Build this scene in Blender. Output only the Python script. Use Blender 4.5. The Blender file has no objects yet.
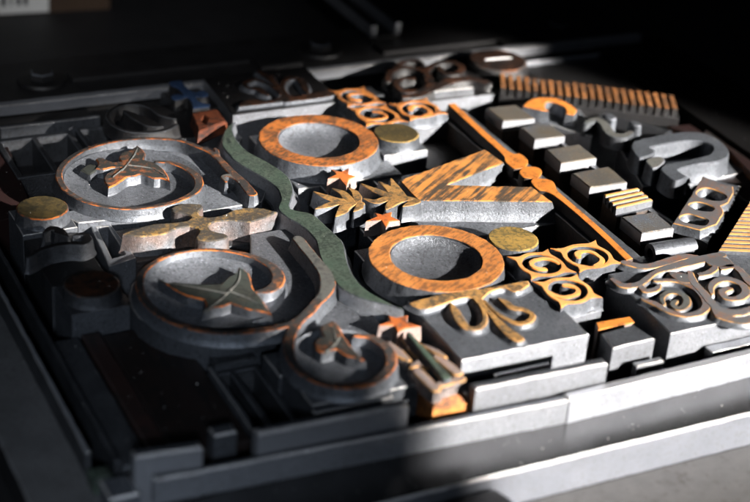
import bpy, math, random
from mathutils import Matrix, Vector
from mathutils.geometry import tessellate_polygon
R = random.Random(7)
scn = bpy.context.scene
col = scn.collection
CM = 0.01

# ------------------------------------------------------------------ camera
# plane coordinates in cm: X along the front bar, Y away from the viewer, z = 0 is the printing surface
CAMP = Vector((-20.6, -35.8, 21.7))
RT = Vector((0.89662, -0.43658, 0.073966)); UP = Vector((0.153589, 0.463299, 0.872791)); FW = Vector((0.415311, 0.771201, -0.482457))
FPX = 1613.45
cd = bpy.data.cameras.new('camera'); cam = bpy.data.objects.new('camera', cd); col.objects.link(cam)
m = Matrix((RT, UP, -FW)).transposed().to_4x4(); m.translation = CAMP * CM
cam.matrix_world = m
cd.sensor_fit = 'HORIZONTAL'; cd.sensor_width = 23.6; cd.lens = FPX / 750 * 23.6
cd.clip_start = 0.02; cd.clip_end = 50
cd.dof.use_dof = True; cd.dof.focus_distance = 0.47; cd.dof.aperture_fstop = 6.8
scn.camera = cam

def at(px, py, z=0.0):
    """photo pixel (750 x 502) -> point of the level z, cm"""
    d = RT * ((px - 375) / FPX) - UP * ((py - 251) / FPX) + FW
    p = CAMP + d * ((z - CAMP.z) / d.z)
    return (p.x, p.y)
def pl(pts, z=0.0):
    return [at(p[0], p[1], z) + tuple(p[2:]) for p in pts]

# ------------------------------------------------------------------ materials
def nd(nt, typ, **kw):
    n = nt.nodes.new(typ)
    for k, v in kw.items():
        if k in n.inputs: n.inputs[k].default_value = v
        else: setattr(n, k, v)
    return n
def c4(c): return (c[0], c[1], c[2], 1)
def base_mat(name):
    mt = bpy.data.materials.new(name); mt.use_nodes = True
    nt = mt.node_tree; nt.nodes.clear()
    out = nd(nt, 'ShaderNodeOutputMaterial'); b = nd(nt, 'ShaderNodeBsdfPrincipled')
    nt.links.new(b.outputs[0], out.inputs[0])
    tc = nd(nt, 'ShaderNodeTexCoord'); oi = nd(nt, 'ShaderNodeObjectInfo')
    ad = nd(nt, 'ShaderNodeVectorMath', operation='ADD')
    nt.links.new(tc.outputs['Object'], ad.inputs[0]); nt.links.new(oi.outputs['Random'], ad.inputs[1])
    return mt, nt, b, ad.outputs[0]
def noise(nt, vec, scale, detail=4, rough=.6, stretch=None, rot=0):
    if stretch:
        mp = nd(nt, 'ShaderNodeMapping'); mp.vector_type = 'TEXTURE'; mp.inputs['Scale'].default_value = [1 / k for k in stretch]; mp.inputs['Rotation'].default_value = (0, 0, rot)
        nt.links.new(vec, mp.inputs[0]); vec = mp.outputs[0]
    n = nd(nt, 'ShaderNodeTexNoise', Scale=scale, Detail=detail, Roughness=rough); nt.links.new(vec, n.inputs['Vector'])
    return n.outputs[0]
def ramp(nt, fac, a, b, c0=(0, 0, 0), c1=(1, 1, 1)):
    r = nd(nt, 'ShaderNodeValToRGB'); e = r.color_ramp.elements
    e[0].position = a; e[1].position = b; e[0].color = c4(c0); e[1].color = c4(c1)
    nt.links.new(fac, r.inputs[0]); return r.outputs[0]
def mixc(nt, fac, a, b):
    mx = nd(nt, 'ShaderNodeMix', data_type='RGBA')
    nt.links.new(fac, mx.inputs[0])
    for i, v in ((6, a), (7, b)):
        if isinstance(v, tuple): mx.inputs[i].default_value = c4(v)
        else: nt.links.new(v, mx.inputs[i])
    return mx.outputs[2]
def bump(nt, b, hs, strength, dist=0.0003):
    prev = None
    for h, s in zip(hs, strength):
        bp = nd(nt, 'ShaderNodeBump', Strength=s, Distance=dist); nt.links.new(h, bp.inputs['Height'])
        if prev: nt.links.new(prev, bp.inputs['Normal'])
        prev = bp.outputs[0]
    nt.links.new(prev, b.inputs['Normal'])

def vary(nt, c, lo, hi):
    oi = nd(nt, 'ShaderNodeObjectInfo'); mr = nd(nt, 'ShaderNodeMapRange'); mr.inputs['To Min'].default_value = lo; mr.inputs['To Max'].default_value = hi
    nt.links.new(oi.outputs['Random'], mr.inputs[0]); hs = nd(nt, 'ShaderNodeHueSaturation')
    nt.links.new(mr.outputs[0], hs.inputs['Value']); nt.links.new(c, hs.inputs['Color']); return hs.outputs[0]
def metal(name, c1, c2, dirt, rough=.5, met=.5, dirt_amt=.5, bmp=.5, speck=.68, brush=None, even=0):
    """worn metal: two tones in clouds, ingrained dirt, bright scuffs, grain that glints"""
    mt, nt, b, v = base_mat(name)
    big = noise(nt, v, 110, 3, .5); fine = noise(nt, v, 1500, 4, .7); mid = noise(nt, v, 1000, 6, .75)
    c = mixc(nt, ramp(nt, big, .32, .68), c1, c2)
    dm = ramp(nt, mid if not even else fine, .60 - dirt_amt * .25, .82 - dirt_amt * .25)
    c = mixc(nt, dm, c, dirt)
    sp = ramp(nt, fine, speck - .04, speck + .04)
    c = mixc(nt, sp, c, tuple(min(.9, k * 2.2) for k in c1))
    c = vary(nt, c, .68, 1.14)
    nt.links.new(c, b.inputs['Base Color']); b.inputs['Metallic'].default_value = met
    rr = nd(nt, 'ShaderNodeMapRange'); rr.inputs['To Min'].default_value = max(.08, rough - (.03 if even else .10)); rr.inputs['To Max'].default_value = rough + (.05 if even else .12)
    nt.links.new(mid, rr.inputs[0]); nt.links.new(rr.outputs[0], b.inputs['Roughness'])
    hs = [fine, mid]; st = [bmp, bmp * (.05 if even else .3)]
    if brush is not None:
        hs.append(noise(nt, v, 1400, 3, .6, (.02, 1, 1), brush)); st.append(bmp * .7)
    pits = noise(nt, v, 3200, 2, .6); hs.append(pits); st.append(bmp * .9)
    bump(nt, b, hs, st)
    return mt
def wood(name, light, light2, stain, amt=.5, stretch=None, rot=0, rough=.5, bmp=.35, scale=420):
    """wood face: warm wood in two tones under an ink stain that has worn off in patches and along the grain"""
    mt, nt, b, v = base_mat(name)
    big = noise(nt, v, 140, 4, .6); gr = noise(nt, v, scale, 6, .75, stretch or (1, 1, 1), rot); fine = noise(nt, v, 1900, 3, .7)
    c = mixc(nt, ramp(nt, big, .3, .7), light, light2)
    mx = nd(nt, 'ShaderNodeMath', operation='MULTIPLY_ADD'); mx.inputs[1].default_value = .28
    nt.links.new(big, mx.inputs[0]); ad = nd(nt, 'ShaderNodeMath', operation='MULTIPLY'); ad.inputs[1].default_value = .72
    nt.links.new(gr, ad.inputs[0]); nt.links.new(ad.outputs[0], mx.inputs[2])
    t = .70 - amt * .4
    c = mixc(nt, ramp(nt, mx.outputs[0], t, t + .09), c, stain)
    c = mixc(nt, ramp(nt, fine, .62, .7), c, tuple(k * .45 for k in light))
    c = vary(nt, c, .80, 1.08)
    nt.links.new(c, b.inputs['Base Color']); b.inputs['Roughness'].default_value = rough
    b.inputs['Specular IOR Level'].default_value = .35
    bump(nt, b, [gr, fine], [bmp, bmp * .6], .0002)
    return mt

INK = (.018, .02, .022)
M = {}
M['lead'] = metal('type_metal', (.135, .145, .163), (.095, .102, .116), (.022, .021, .02), .38, .55, .42, .38, .66)
M['lead_rosy'] = metal('type_metal_rosy', (.105, .11, .12), (.15, .092, .068), (.035, .03, .026), .42, .5, .5, .6, .65)
M['lead_dark'] = metal('type_metal_dark', (.10, .105, .115), (.055, .058, .065), (.02, .02, .02), .34, .7, .4, .7, .66)
M['lead_slate'] = metal('slate_type_metal', (.14, .152, .172), (.095, .103, .118), (.025, .025, .025), .32, .5, .42, .55, .67)
M['cast'] = metal('frosted_type_metal', (.195, .207, .232), (.13, .14, .158), (.03, .03, .03), .42, .5, .46, .8, .64)
M['lead_pale'] = metal('type_metal_pale', (.29, .302, .33), (.23, .24, .265), (.11, .105, .10), .36, .6, .3, .5, .66)
M['steel'] = metal('worn_steel', (.42, .43, .46), (.36, .37, .40), (.26, .25, .24), .34, .6, .2, .12, .80, 0, 1)
M['iron'] = metal('dark_iron', (.016, .016, .017), (.010, .010, .011), (.016, .011, .008), .42, .3, .4, .4, .74)
M['chase'] = metal('chase_iron', (.085, .085, .087), (.065, .065, .067), (.04, .036, .032), .24, .8, .3, .08, .82, 0, 1)
M['black'] = metal('black_ink_and_shade', (.010, .010, .011), (.006, .006, .007), (.014, .009, .006), .36, .0, .4, .6, .72)
M['frame_black'] = metal('blackened_frame', (.006, .006, .0065), (.004, .004, .0045), (.010, .006, .004), .6, .0, .4, .35, .78)
M['frame_black'].node_tree.nodes['Principled BSDF'].inputs['Specular IOR Level'].default_value = .08
M['bed'] = metal('press_bed_iron', (.012, .012, .013), (.008, .008, .009), (.015, .010, .008), .6, .1, .4, .3, .76)
M['bench'] = wood('cool_grey_bench', (.095, .092, .092), (.07, .068, .068), (.045, .038, .035), .4, None, 0, .5, .4, 300)
M['orange'] = wood('orange_wood', (.47, .185, .05), (.36, .125, .032), (.15, .065, .028), .58, (.3, 1, 1), .5, .45, .5, 900)
M['orange_rust'] = wood('rusty_orange_wood', (.40, .13, .03), (.28, .085, .022), (.07, .038, .022), .60, (.5, 1, 1), .5, .45, .5, 1000)
M['comb_tooth'] = wood('rusty_comb_wood', (.24, .10, .035), (.17, .065, .02), (.05, .03, .02), .55)
M['orange_v'] = wood('scratched_orange_wood', (.56, .24, .065), (.46, .18, .042), (.055, .045, .035), .58, (.07, 1, 1), .62, .45, .5, 560)
M['orange_clean'] = wood('clean_orange_wood', (.56, .19, .032), (.44, .14, .025), (.16, .06, .02), .46)
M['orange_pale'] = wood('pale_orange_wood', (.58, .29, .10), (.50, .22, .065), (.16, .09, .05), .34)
M['red_orange'] = wood('red_orange_wood', (.44, .12, .028), (.34, .085, .02), (.08, .035, .025), .5)
M['edge'] = wood('worn_orange_edge', (.44, .125, .022), (.26, .07, .018), (.04, .028, .022), .62)
M['edge_tan'] = wood('worn_tan_edge', (.42, .215, .07), (.30, .15, .05), (.07, .05, .03), .5)
M['green'] = wood('green_ink', (.036, .058, .042), (.085, .10, .078), (.014, .020, .017), .58, None, 0, .5, .7, 1100)
M['leaf'] = wood('green_black_ink', (.030, .038, .034), (.042, .040, .032), (.012, .014, .014), .5, None, 0, .55, .5, 700)
M['leaf_rust'] = wood('rusty_black_ink', (.24, .075, .025), (.10, .055, .035), (.024, .026, .024), .74, None, 0, .55, .5, 500)
M['ring'] = wood('ring_ink', (.27, .09, .03), (.13, .07, .04), (.03, .03, .03), .76, None, 0, .42, .5, 600)
M['stemgrey'] = wood('grey_green_ink', (.085, .092, .088), (.11, .10, .088), (.035, .036, .035), .5, None, 0, .45, .5, 700)
M['brass'] = wood('brassy_brown', (.10, .068, .026), (.07, .055, .026), (.03, .026, .016), .6, None, 0, .36, .6, 800)
M['brass_hi'] = wood('olive_gold', (.33, .205, .055), (.24, .155, .045), (.075, .06, .03), .58, None, 0, .4, .6, 800)
M['gold_specks'] = wood('gold_speckled', (.27, .155, .045), (.075, .066, .05), (.038, .035, .032), .72, None, 0, .45, .7, 1000)
M['maple'] = wood('brown_gold', (.36, .19, .06), (.22, .12, .045), (.06, .045, .03), .58, None, 0, .45, .6, 700)
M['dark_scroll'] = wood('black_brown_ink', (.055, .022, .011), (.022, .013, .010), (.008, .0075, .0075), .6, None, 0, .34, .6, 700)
M['blue'] = wood('blue_ink', (.024, .045, .095), (.018, .033, .07), (.010, .014, .026), .45, None, 0, .35, .5, 700)
M['red'] = wood('red_brown_ink', (.15, .042, .018), (.10, .028, .014), (.02, .014, .012), .55, None, 0, .45, .5, 700)
M['tiletop'] = metal('ink_stained_metal', (.15, .13, .10), (.10, .10, .10), (.22, .13, .06), .42, .5, .34, .9, .63)
M['tileblue'] = metal('bluish_stained_metal', (.12, .14, .17), (.15, .125, .09), (.20, .12, .06), .42, .5, .3, .9, .63)
M['redwood'] = wood('scroll_red_brown', (.17, .075, .045), (.115, .085, .072), (.085, .086, .09), .70, None, 0, .42, .5, 800)
M['furn'] = wood('dark_furniture_wood', (.016, .010, .009), (.012, .009, .008), (.008, .007, .007), .5, (.12, 1, 1), 1.57, .42, .4, 500)
M['furn_red'] = wood('dark_red_furniture', (.016, .006, .006), (.012, .006, .005), (.010, .007, .006), .42, (.2, 1, 1), 1.57, .5, .4, 500)
M['brown_side'] = metal('brown_block_side', (.10, .065, .045), (.05, .04, .036), (.02, .018, .016), .55, .15, .5, .5, .72)
M['pink'] = metal('pinkish_metal', (.30, .20, .165), (.24, .215, .21), (.12, .07, .05), .45, .4, .35)
M['carton'] = wood('brown_carton', (.06, .035, .02), (.05, .03, .02), (.03, .02, .012), .3)
M['label'] = wood('grey_label_paper', (.72, .70, .66), (.64, .62, .58), (.5, .48, .45), .2)
M['chase_side'] = metal('grey_chase_side', (.13, .13, .132), (.10, .10, .102), (.06, .055, .05), .5, .3, .4, .3, .8)
M['dust'] = wood('dust_grey', (.55, .54, .52), (.4, .39, .37), (.25, .24, .22), .3)
M['lavender_steel'] = metal('bluish_steel', (.20, .21, .24), (.165, .175, .20), (.12, .115, .11), .38, .6, .3, .15, .78, 0, 1)
M['furn_brown'] = wood('reddish_furniture', (.026, .014, .012), (.020, .012, .011), (.013, .011, .010), .5, (.12, 1, 1), 1.57, .4, .4, 500)
M['glint'] = metal('worn_lip_painted_glint', (.72, .71, .70), (.5, .49, .48), (.22, .2, .18), .3, .85, .3, .6, .66)  # pale worn rims; the sparkle along block edges is painted into this colour

# ------------------------------------------------------------------ geometry helpers (all in cm)
def area(p): return sum(p[i - 1][0] * p[i][1] - p[i][0] * p[i - 1][1] for i in range(len(p))) / 2
def sm(pts, n=6, closed=True):
    """Catmull-Rom through the points; a third value of 1 marks a corner"""
    N = len(pts); out = []
    seg = range(N if closed else N - 1)
    for i in seg:
        p1 = pts[i]; p2 = pts[(i + 1) % N]
        k1 = len(p1) > 2 and p1[2]; k2 = len(p2) > 2 and p2[2]
        p0 = pts[i - 1] if (closed or i > 0) and not k1 else p1
        p3 = pts[(i + 2) % N] if (closed or i + 2 < N) and not k2 else p2
        for s in range(n):
            t = s / n
            out.append(tuple(.5 * (2 * p1[k] + (p2[k] - p0[k]) * t + (2 * p0[k] - 5 * p1[k] + 4 * p2[k] - p3[k]) * t * t + (3 * p1[k] - p0[k] - 3 * p2[k] + p3[k]) * t ** 3) for k in (0, 1)))
    if not closed: out.append(tuple(pts[-1][:2]))
    return out
def sub(pts, step=.35, jit=.008):
    out = []
    N = len(pts)
    for i in range(N):
        a = pts[i]; b = pts[(i + 1) % N]
        L = math.hypot(b[0] - a[0], b[1] - a[1]); k = max(1, int(L / step))
        for s in range(k):
            t = s / k; j = jit if s else jit * .5
            out.append((a[0] + (b[0] - a[0]) * t + R.uniform(-j, j), a[1] + (b[1] - a[1]) * t + R.uniform(-j, j)))
    return out
def wob(pts, j=.008): return [(p[0] + R.uniform(-j, j), p[1] + R.uniform(-j, j)) for p in pts]
def off(loop, d):
    """offset to the left of travel by d (inwards for a CCW loop)"""
    N = len(loop); out = []
    for i in range(N):
        a = loop[i - 1]; b = loop[i]; c = loop[(i + 1) % N]
        def nn(p, q):
            x, y = q[0] - p[0], q[1] - p[1]; L = math.hypot(x, y) or 1e-9; return (-y / L, x / L)
        n1 = nn(a, b); n2 = nn(b, c); sx, sy = n1[0] + n2[0], n1[1] + n2[1]; L2 = sx * sx + sy * sy
        k = 2 / max(L2, 1.0)
        out.append((b[0] + sx * k * d, b[1] + sy * k * d))
    return out
def circ(cx, cy, r, n=64, ry=None):
    ry = ry or r
    return [(cx + r * math.cos(i * 2 * math.pi / n), cy + ry * math.sin(i * 2 * math.pi / n)) for i in range(n)]
def rect(x0, y0, x1, y1): return [(x0, y0), (x1, y0), (x1, y1), (x0, y1)]
def ribbon(pts, w, n=6, cap=True):
    """stroke outline: centre line pts (cm), widths w (list or number)"""
    if not isinstance(w, (list, tuple)): w = [w] * len(pts)
    c = sm([(p[0], p[1]) for p in pts], n, False); ww = []
    for i in range(len(pts) - 1):
        for s in range(n): ww.append(w[i] + (w[i + 1] - w[i]) * s / n)
    ww.append(w[-1])
    l = []; r = []
    for i, p in enumerate(c):
        a = c[max(i - 1, 0)]; b = c[min(i + 1, len(c) - 1)]
        tx, ty = b[0] - a[0], b[1] - a[1]; L = math.hypot(tx, ty) or 1e-9; nx, ny = -ty / L, tx / L
        h = ww[i] / 2
        l.append((p[0] + nx * h, p[1] + ny * h)); r.append((p[0] - nx * h, p[1] - ny * h))
    def capa(p, a, h, sgn):
        o = []
        for k in (1, 2, 3):
            an = a + sgn * (math.pi / 2 - k * math.pi / 4); o.append((p[0] + h * math.cos(an), p[1] + h * math.sin(an)))
        return o
    if cap:
        a1 = math.atan2(c[-1][1] - c[-2][1], c[-1][0] - c[-2][0]); a0 = math.atan2(c[0][1] - c[1][1], c[0][0] - c[1][0])
        return r + capa(c[-1], a1, ww[-1] / 2, -1) + l[::-1] + capa(c[0], a0, ww[0] / 2, -1)
    return r + l[::-1]

ZK = [0]
class MB:
    def __init__(s): s.v = []; s.f = []; s.mi = []; s.mats = []
    def mat(s, k):
        if k not in s.mats: s.mats.append(k)
        return s.mats.index(k)
    def face(s, idx, k): s.f.append(idx); s.mi.append(s.mat(k))
    def relief(s, loops, zt=0., zb=-.45, draft=.06, bev=.03, face='orange', edge=None, wall='lead', bottom=False, lift=True):
        if lift: ZK[0] = (ZK[0] + 1) % 9; zt = zt - ZK[0] * .0012
        edge = edge or face
        L = []
        for i, lp in enumerate(loops):
            lp = [(p[0], p[1]) for p in lp]
            a = area(lp)
            if (i == 0) != (a > 0): lp = lp[::-1]
            L.append(lp)
        rings = []
        cap = [off(lp, bev) for lp in L]
        o = len(s.v); flat = [p for lp in cap for p in lp]
        s.v += [(p[0], p[1], zt) for p in flat]
        for t in tessellate_polygon([[Vector((p[0], p[1], 0)) for p in lp] for lp in cap]):
            a, b, c = [flat[i] for i in t]
            cr = (b[0] - a[0]) * (c[1] - a[1]) - (b[1] - a[1]) * (c[0] - a[0])
            if abs(cr) < 1e-9: continue
            s.face([o + i for i in (t if cr > 0 else (t[0], t[2], t[1]))], face)
        base = o
        for lp in L:
            n = len(lp); top0 = base; base += n
            hh = zt - zb
            lev = [(lp, zt - bev * .8, edge), (off(lp, -draft * .3), zt - hh * .5, wall), (off(lp, -draft * .55), zt - hh * .82, wall), (off(lp, -draft), zb, wall)]
            prev = top0
            for pts, z, k in lev:
                q = len(s.v); s.v += [(p[0], p[1], z) for p in pts]
                for i in range(n):
                    j = (i + 1) % n; s.face([prev + i, q + i, q + j, prev + j], k)
                prev = q
            if bottom: s.face([prev + i for i in range(n)][::-1], wall)
        return s
    def block(s, poly, z0, z1, top='lead', side=None, bev=.03, edge=None, jit=.012, draft=0.):
        if edge is None and top in ('lead', 'lead_pale', 'lead_slate', 'steel', 'cast'): edge = 'glint'
        return s.relief([sub(poly, .3, jit)] if jit else [poly], z1, z0, draft, bev, top, edge or top, side or top, True)
    def lathe(s, cx, cy, prof, n=40, mats='lead'):
        o = len(s.v)
        for r, z in prof:
            s.v += [(cx + r * math.cos(i * 2 * math.pi / n), cy + r * math.sin(i * 2 * math.pi / n), z) for i in range(n)]
        for k in range(len(prof) - 1):
            mk = mats if isinstance(mats, str) else mats[k]
            for i in range(n):
                j = (i + 1) % n; s.face([o + k * n + i, o + (k + 1) * n + i, o + (k + 1) * n + j, o + k * n + j][::-1], mk)
        s.face([o + i for i in range(n)][::-1], mats if isinstance(mats, str) else mats[0])
        q = o + (len(prof) - 1) * n
        s.face([q + i for i in range(n)], mats if isinstance(mats, str) else mats[-1])
        return s
    def build(s, name, parent=None, loc=None):
        """parent: an Empty (its location is used as origin)"""
        if parent is not None: org = parent.location / CM
        elif loc is not None: org = Vector(loc)
        else: org = Vector((sum(v[0] for v in s.v) / len(s.v), sum(v[1] for v in s.v) / len(s.v), min(v[2] for v in s.v)))
        if parent is not None and parent.parent is not None: org = org + parent.parent.location / CM
        me = bpy.data.meshes.new(name)
        me.from_pydata([((v[0] - org.x) * CM, (v[1] - org.y) * CM, (v[2] - org.z) * CM) for v in s.v], [], s.f)
        for k in s.mats: me.materials.append(M[k])
        for p, mi in zip(me.polygons, s.mi): p.material_index = mi
        for p in me.polygons: p.use_smooth = True
        me.update(); me.set_sharp_from_angle(angle=math.radians(32))
        o = bpy.data.objects.new(name, me); col.objects.link(o)
        if parent is not None: o.parent = parent
        else: o.location = org * CM
        return o
def thing(name, label, cat, x, y, z=-2.33, group=None):
    o = bpy.data.objects.new(name, None); col.objects.link(o); o.location = Vector((x, y, z)) * CM
    o.empty_display_size = .005
    return tag(o, label, cat, group)
def tag(o, label, cat, group=None):
    o['label'] = label; o['category'] = cat
    if group: o['group'] = group
    return o
def struct(o): o['kind'] = 'structure'; return o
def ctr(poly): return sum(p[0] for p in poly) / len(poly), sum(p[1] for p in poly) / len(poly)
def simple(name, label, cat, poly, z0, z1, top, side=None, group=None, bev=.03, edge=None, jit=.012):
    return tag(MB().block(poly, z0, z1, top, side, bev, edge, jit).build(name), label, cat, group)
BED = -2.33
# ------------------------------------------------------------------ setting
g = MB(); g.v = [(-150, -150, BED), (150, -150, BED), (150, 150, BED), (-150, 150, BED)]; g.face([0, 1, 2, 3], 'bed')
struct(g.build('bench_top', None, (0, 0, BED)))
g = MB(); c0 = Vector((30, 55, 0)); dv = Vector((FW.x, FW.y, 0)).normalized(); rv = Vector((dv.y, -dv.x, 0))
p = [c0 - rv * 120, c0 + rv * 120, c0 + rv * 120 + dv * 3, c0 - rv * 120 + dv * 3]
g.relief([[(q.x, q.y) for q in p]], 90, BED, 0, .2, 'bed', 'bed', 'bed', lift=False); struct(g.build('background_wall'))

g = MB(); g.v = [(-2.6, -60, BED + .01), (60, -60, BED + .01), (60, -9.95, BED + .01), (-2.6, -9.95, BED + .01)]; g.face([0, 1, 2, 3], 'bench')  # paler sheet painting only the lit part of the bench; the rest stays dark
struct(g.build('lit_bench_patch', None, (0, -20, BED)))
# ------------------------------------------------------------------ chase (the iron frame) and what lines it
ch = thing('chase', 'worn iron frame enclosing all the printing blocks', 'frame', -13.4, -9.9)
MB().block(rect(-13.38, -9.9, 21, -8.2), BED, -1.3, 'chase', 'lavender_steel', .06, 'glint').build('front_bar', ch)
MB().block([(-13.38, -9.86), (-11.9, -9.86), (-11.75, -6.4), (-11.9, 15), (-13.5, 15)], BED, -1.31, 'chase_side', 'iron', .06).build('side_bar', ch)
MB().block([(-13.5, 12.55), (16.2, 12.1), (16.4, 15.8), (-13.5, 16.2)], BED, -.62, 'iron', 'iron', .05).build('back_bar', ch)
MB().block([(13.6, -8.2), (17.5, -8.2), (17.0, 12.0), (13.75, 12.0)], BED, -.66, 'frame_black', 'frame_black', .05).build('side_bar', ch)
def bolt(name, x, y, z, lab):
    t = thing(name, lab, 'bolt', x, y, z)
    MB().lathe(x, y, [(.85, z + .0), (.82, z + .09), (.5, z + .12)], 36, 'iron').build('washer', t)
    MB().relief([[(x + .42 * math.cos(k * math.pi / 3 + .3), y + .42 * math.sin(k * math.pi / 3 + .3)) for k in range(6)]], z + .34, z + .11, .02, .05, 'iron', 'lead', 'iron').build('head', t)  # head edge is paler than the rest of the bolt
bx = at(42, 80, -.6); bolt('frame_bolt', bx[0], bx[1], -.62, 'black hexagon bolt with a paler edge at the far left of the frame')
bx = at(320, 50, -.6); bolt('frame_bolt', bx[0], bx[1], -.62, 'black hexagon bolt on the back bar behind the orange scroll squares')
bx = at(558, 30, -.6); bolt('frame_bolt', bx[0], bx[1], -.62, 'dark flat bolt on the back bar above the long comb block')
# plates lying on the back bar
def slab(name, label, cat, px, z0, z1, top, side=None, group=None, bev=.03): return simple(name, label, cat, pl(px, z1), z0, z1, top, side, group, bev)
slab('iron_plate', 'flat black plate on the back bar between the two left bolts', 'plate', [(73, 79), (250, 60), (245, 52), (66, 71)], -.615, -.48, 'iron')
slab('iron_plate', 'flat black plate right of the middle bolt on the back bar', 'plate', [(384, 52), (520, 37), (505, 27), (372, 42)], -.615, -.5, 'iron')
slab('iron_plate', 'small black plate just left of the middle bolt', 'plate', [(262, 67), (303, 62), (292, 50), (252, 55)], -.615, -.46, 'iron')
slab('iron_plate', 'broad dark plate under the right bolt of the back bar', 'plate', [(505, 46), (632, 31), (600, 16), (480, 28)], -.615, -.52, 'iron')
tag(MB().block([(-13.4, 12.12), (15.9, 11.75), (15.9, 12.05), (-13.4, 12.5)], -.72, -.36, 'steel', 'steel', .05).build('steel_strip'), 'long pale steel strip along the foot of the back bar', 'metal strip')
def lead_strip(label, x0, x1, y0, y1, z, k='lead_pale'): tag(MB().block([(x0, y0), (x1, y1), (x1, y1 + .16), (x0, y0 + .16)], BED, z, k, k, .02).build('lead_strip'), label, 'metal strip', 'thin strips filling the frame edge')
lead_strip('short dull strip near the far left corner of the frame', -9.2, -5.9, 11.45, 11.4, -.85, 'lead')
lead_strip('strip behind the blue cross block', -3.1, 1.9, 11.1, 11.05, -.9)
lead_strip('bright strip behind the long comb, under the right end of the back bar', 10.2, 16.0, 11.3, 11.15, -.72)
# channel bar lying on the bench behind the frame
def chan(x, y0, y1, z):
    t = thing('channel_bar', 'dark channel bar with two bright ends lying behind the frame', 'metal bar', x, y0, z)
    MB().block(rect(x - .6, y0, x + .6, y1), z, z + .12, 'iron').build('web', t)
    for s in (-1, 1): MB().block(rect(x + s * .5 - .13, y0 - .02, x + s * .5 + .13, y1), z + .11, z + .62, 'iron', 'steel', .06).build('flange', t)  # pale steel sides put the lit look of the ends into the colour
ib = at(385, 38, -.6); chan(ib[0], ib[1], ib[1] + 26, -.61)
# carton with a striped label far behind
A0 = Vector(at(-14, 16, BED) + (0,)); B0 = Vector(at(110, 9, BED) + (0,))
e = (B0 - A0).normalized(); LN = (B0 - A0).length; nrm = Vector((e.y, -e.x, 0))
ct = thing('carton', 'dark carton with a striped grey label far behind at left', 'box', A0.x + 2, A0.y + 4)
q = [A0 - e * 6, B0, B0 - nrm * 12, A0 - e * 6 - nrm * 12]
MB().block([(p_.x, p_.y) for p_ in q], BED, 5, 'carton').build('box', ct)
lb = MB(); a0 = A0 + nrm * .06
def strip_poly(s0, s1, z0, z1, o, k):
    a = a0 + e * s0 + nrm * o; b_ = a0 + e * s1 + nrm * o
    q = len(lb.v); lb.v += [(a.x, a.y, z0), (b_.x, b_.y, z0), (b_.x, b_.y, z1), (a.x, a.y, z1)]; lb.face([q, q + 1, q + 2, q + 3], k)
strip_poly(-3, LN * .5, BED + .05, 3.5, 0, 'label')
s = -.6
while s < LN * .3:
    wd = R.choice((.07, .1, .16)); strip_poly(s, s + wd, BED + .4, 3.2, .02, 'black'); s += wd + R.choice((.08, .12, .18))
lb.build('label', ct)

def front_edge(p0, p1, z, dep):
    a = at(*p0, z); b_ = at(*p1, z); return [a, b_, (b_[0], b_[1] + dep), (a[0], a[1] + dep)]
# front steel bars
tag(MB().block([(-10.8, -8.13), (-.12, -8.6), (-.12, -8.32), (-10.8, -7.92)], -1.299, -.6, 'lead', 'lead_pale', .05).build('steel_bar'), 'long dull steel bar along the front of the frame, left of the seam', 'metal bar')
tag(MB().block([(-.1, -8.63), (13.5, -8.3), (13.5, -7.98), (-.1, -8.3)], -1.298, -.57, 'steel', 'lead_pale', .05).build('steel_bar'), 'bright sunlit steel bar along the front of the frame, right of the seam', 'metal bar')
tag(MB().relief([sub(sm([(-9.5, -11.0, 1), (-3.6, -11.0), (-2.75, -10.7), (-2.9, -9.96, 1), (-9.5, -9.96, 1)], 5), .3, .005)], -1.55, BED, 0, .12, 'iron', 'lead_dark', 'black').build('black_front_block'), 'black rounded block against the front of the frame', 'iron stop')  # rounded black block filling the dark area before the front bar
# side rails at left
for lab, x, z, k, y0, y1 in (('thin dark rail nearest the left side of the frame', -11.86, -.62, 'steel', -6.6, 7.5), ('thin dark rail beside the left furniture', -11.30, -.7, 'lead_dark', -7.0, 7.0)):
    tag(MB().block([(x - .06, y0), (x + .06, y0), (x + .04, y1), (x - .08, y1)], BED, z, k, 'lead_dark', .02).build('side_rail'), lab, 'rail', 'thin rails at the left')
tag(MB().block(rect(-11.95, -7.3, -11.45, -6.75), BED, -.9, 'green', 'green', .1).build('green_stub'), 'small pale green stub at the lower left corner of the frame', 'wood stub')
tag(MB().block(rect(-11.2, -7.0, -10.48, -1.3), BED, -.92, 'lead_dark', 'lead_dark', .04).build('metal_furniture'), 'grey metal strip beside the wide dark plank at lower left', 'spacer')
tag(MB().block(rect(-9.88, -7.0, -7.95, -1.35), BED, -.97, 'furn', 'furn', .05).build('wood_furniture'), 'wide dark brown wooden plank at lower left', 'spacer')
tag(MB().block(rect(-10.42, -7.05, -9.92, -1.3), BED, -.88, 'furn_brown', 'furn_brown', .05).build('wood_furniture'), 'narrow reddish brown strip along the left of the wide dark plank', 'spacer')
tag(MB().block(rect(-7.92, -6.9, -7.8, -3.9), BED, -.8, 'lead', 'lead', .02).build('lead_strip'), 'thin worn strip along the right of the wide dark plank', 'metal strip', 'thin strips filling the frame edge')
fp = at(130, 460, -.75)
tag(MB().block(front_edge((135, 457), (203, 447), -0.1, 0.3), BED, -.1, 'lead', 'steel', .06).build('metal_furniture'), 'short pale block at the front left corner', 'spacer')
tag(MB().block(rect(-11.85, -8.15, -11.15, -7.35), BED, -.85, 'lead', 'lead', .06).build('metal_furniture'), 'small pale cube at the outermost front left corner', 'spacer')
tag(MB().block(front_edge((258, 434), (409, 404), -0.05, 0.3), BED, -.05, 'lead', 'steel', .08).build('metal_furniture'), 'long bluish strip in front of the small ivy ring', 'spacer')
sp = front_edge((214, 436), (237, 431), -.35, .4)
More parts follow.
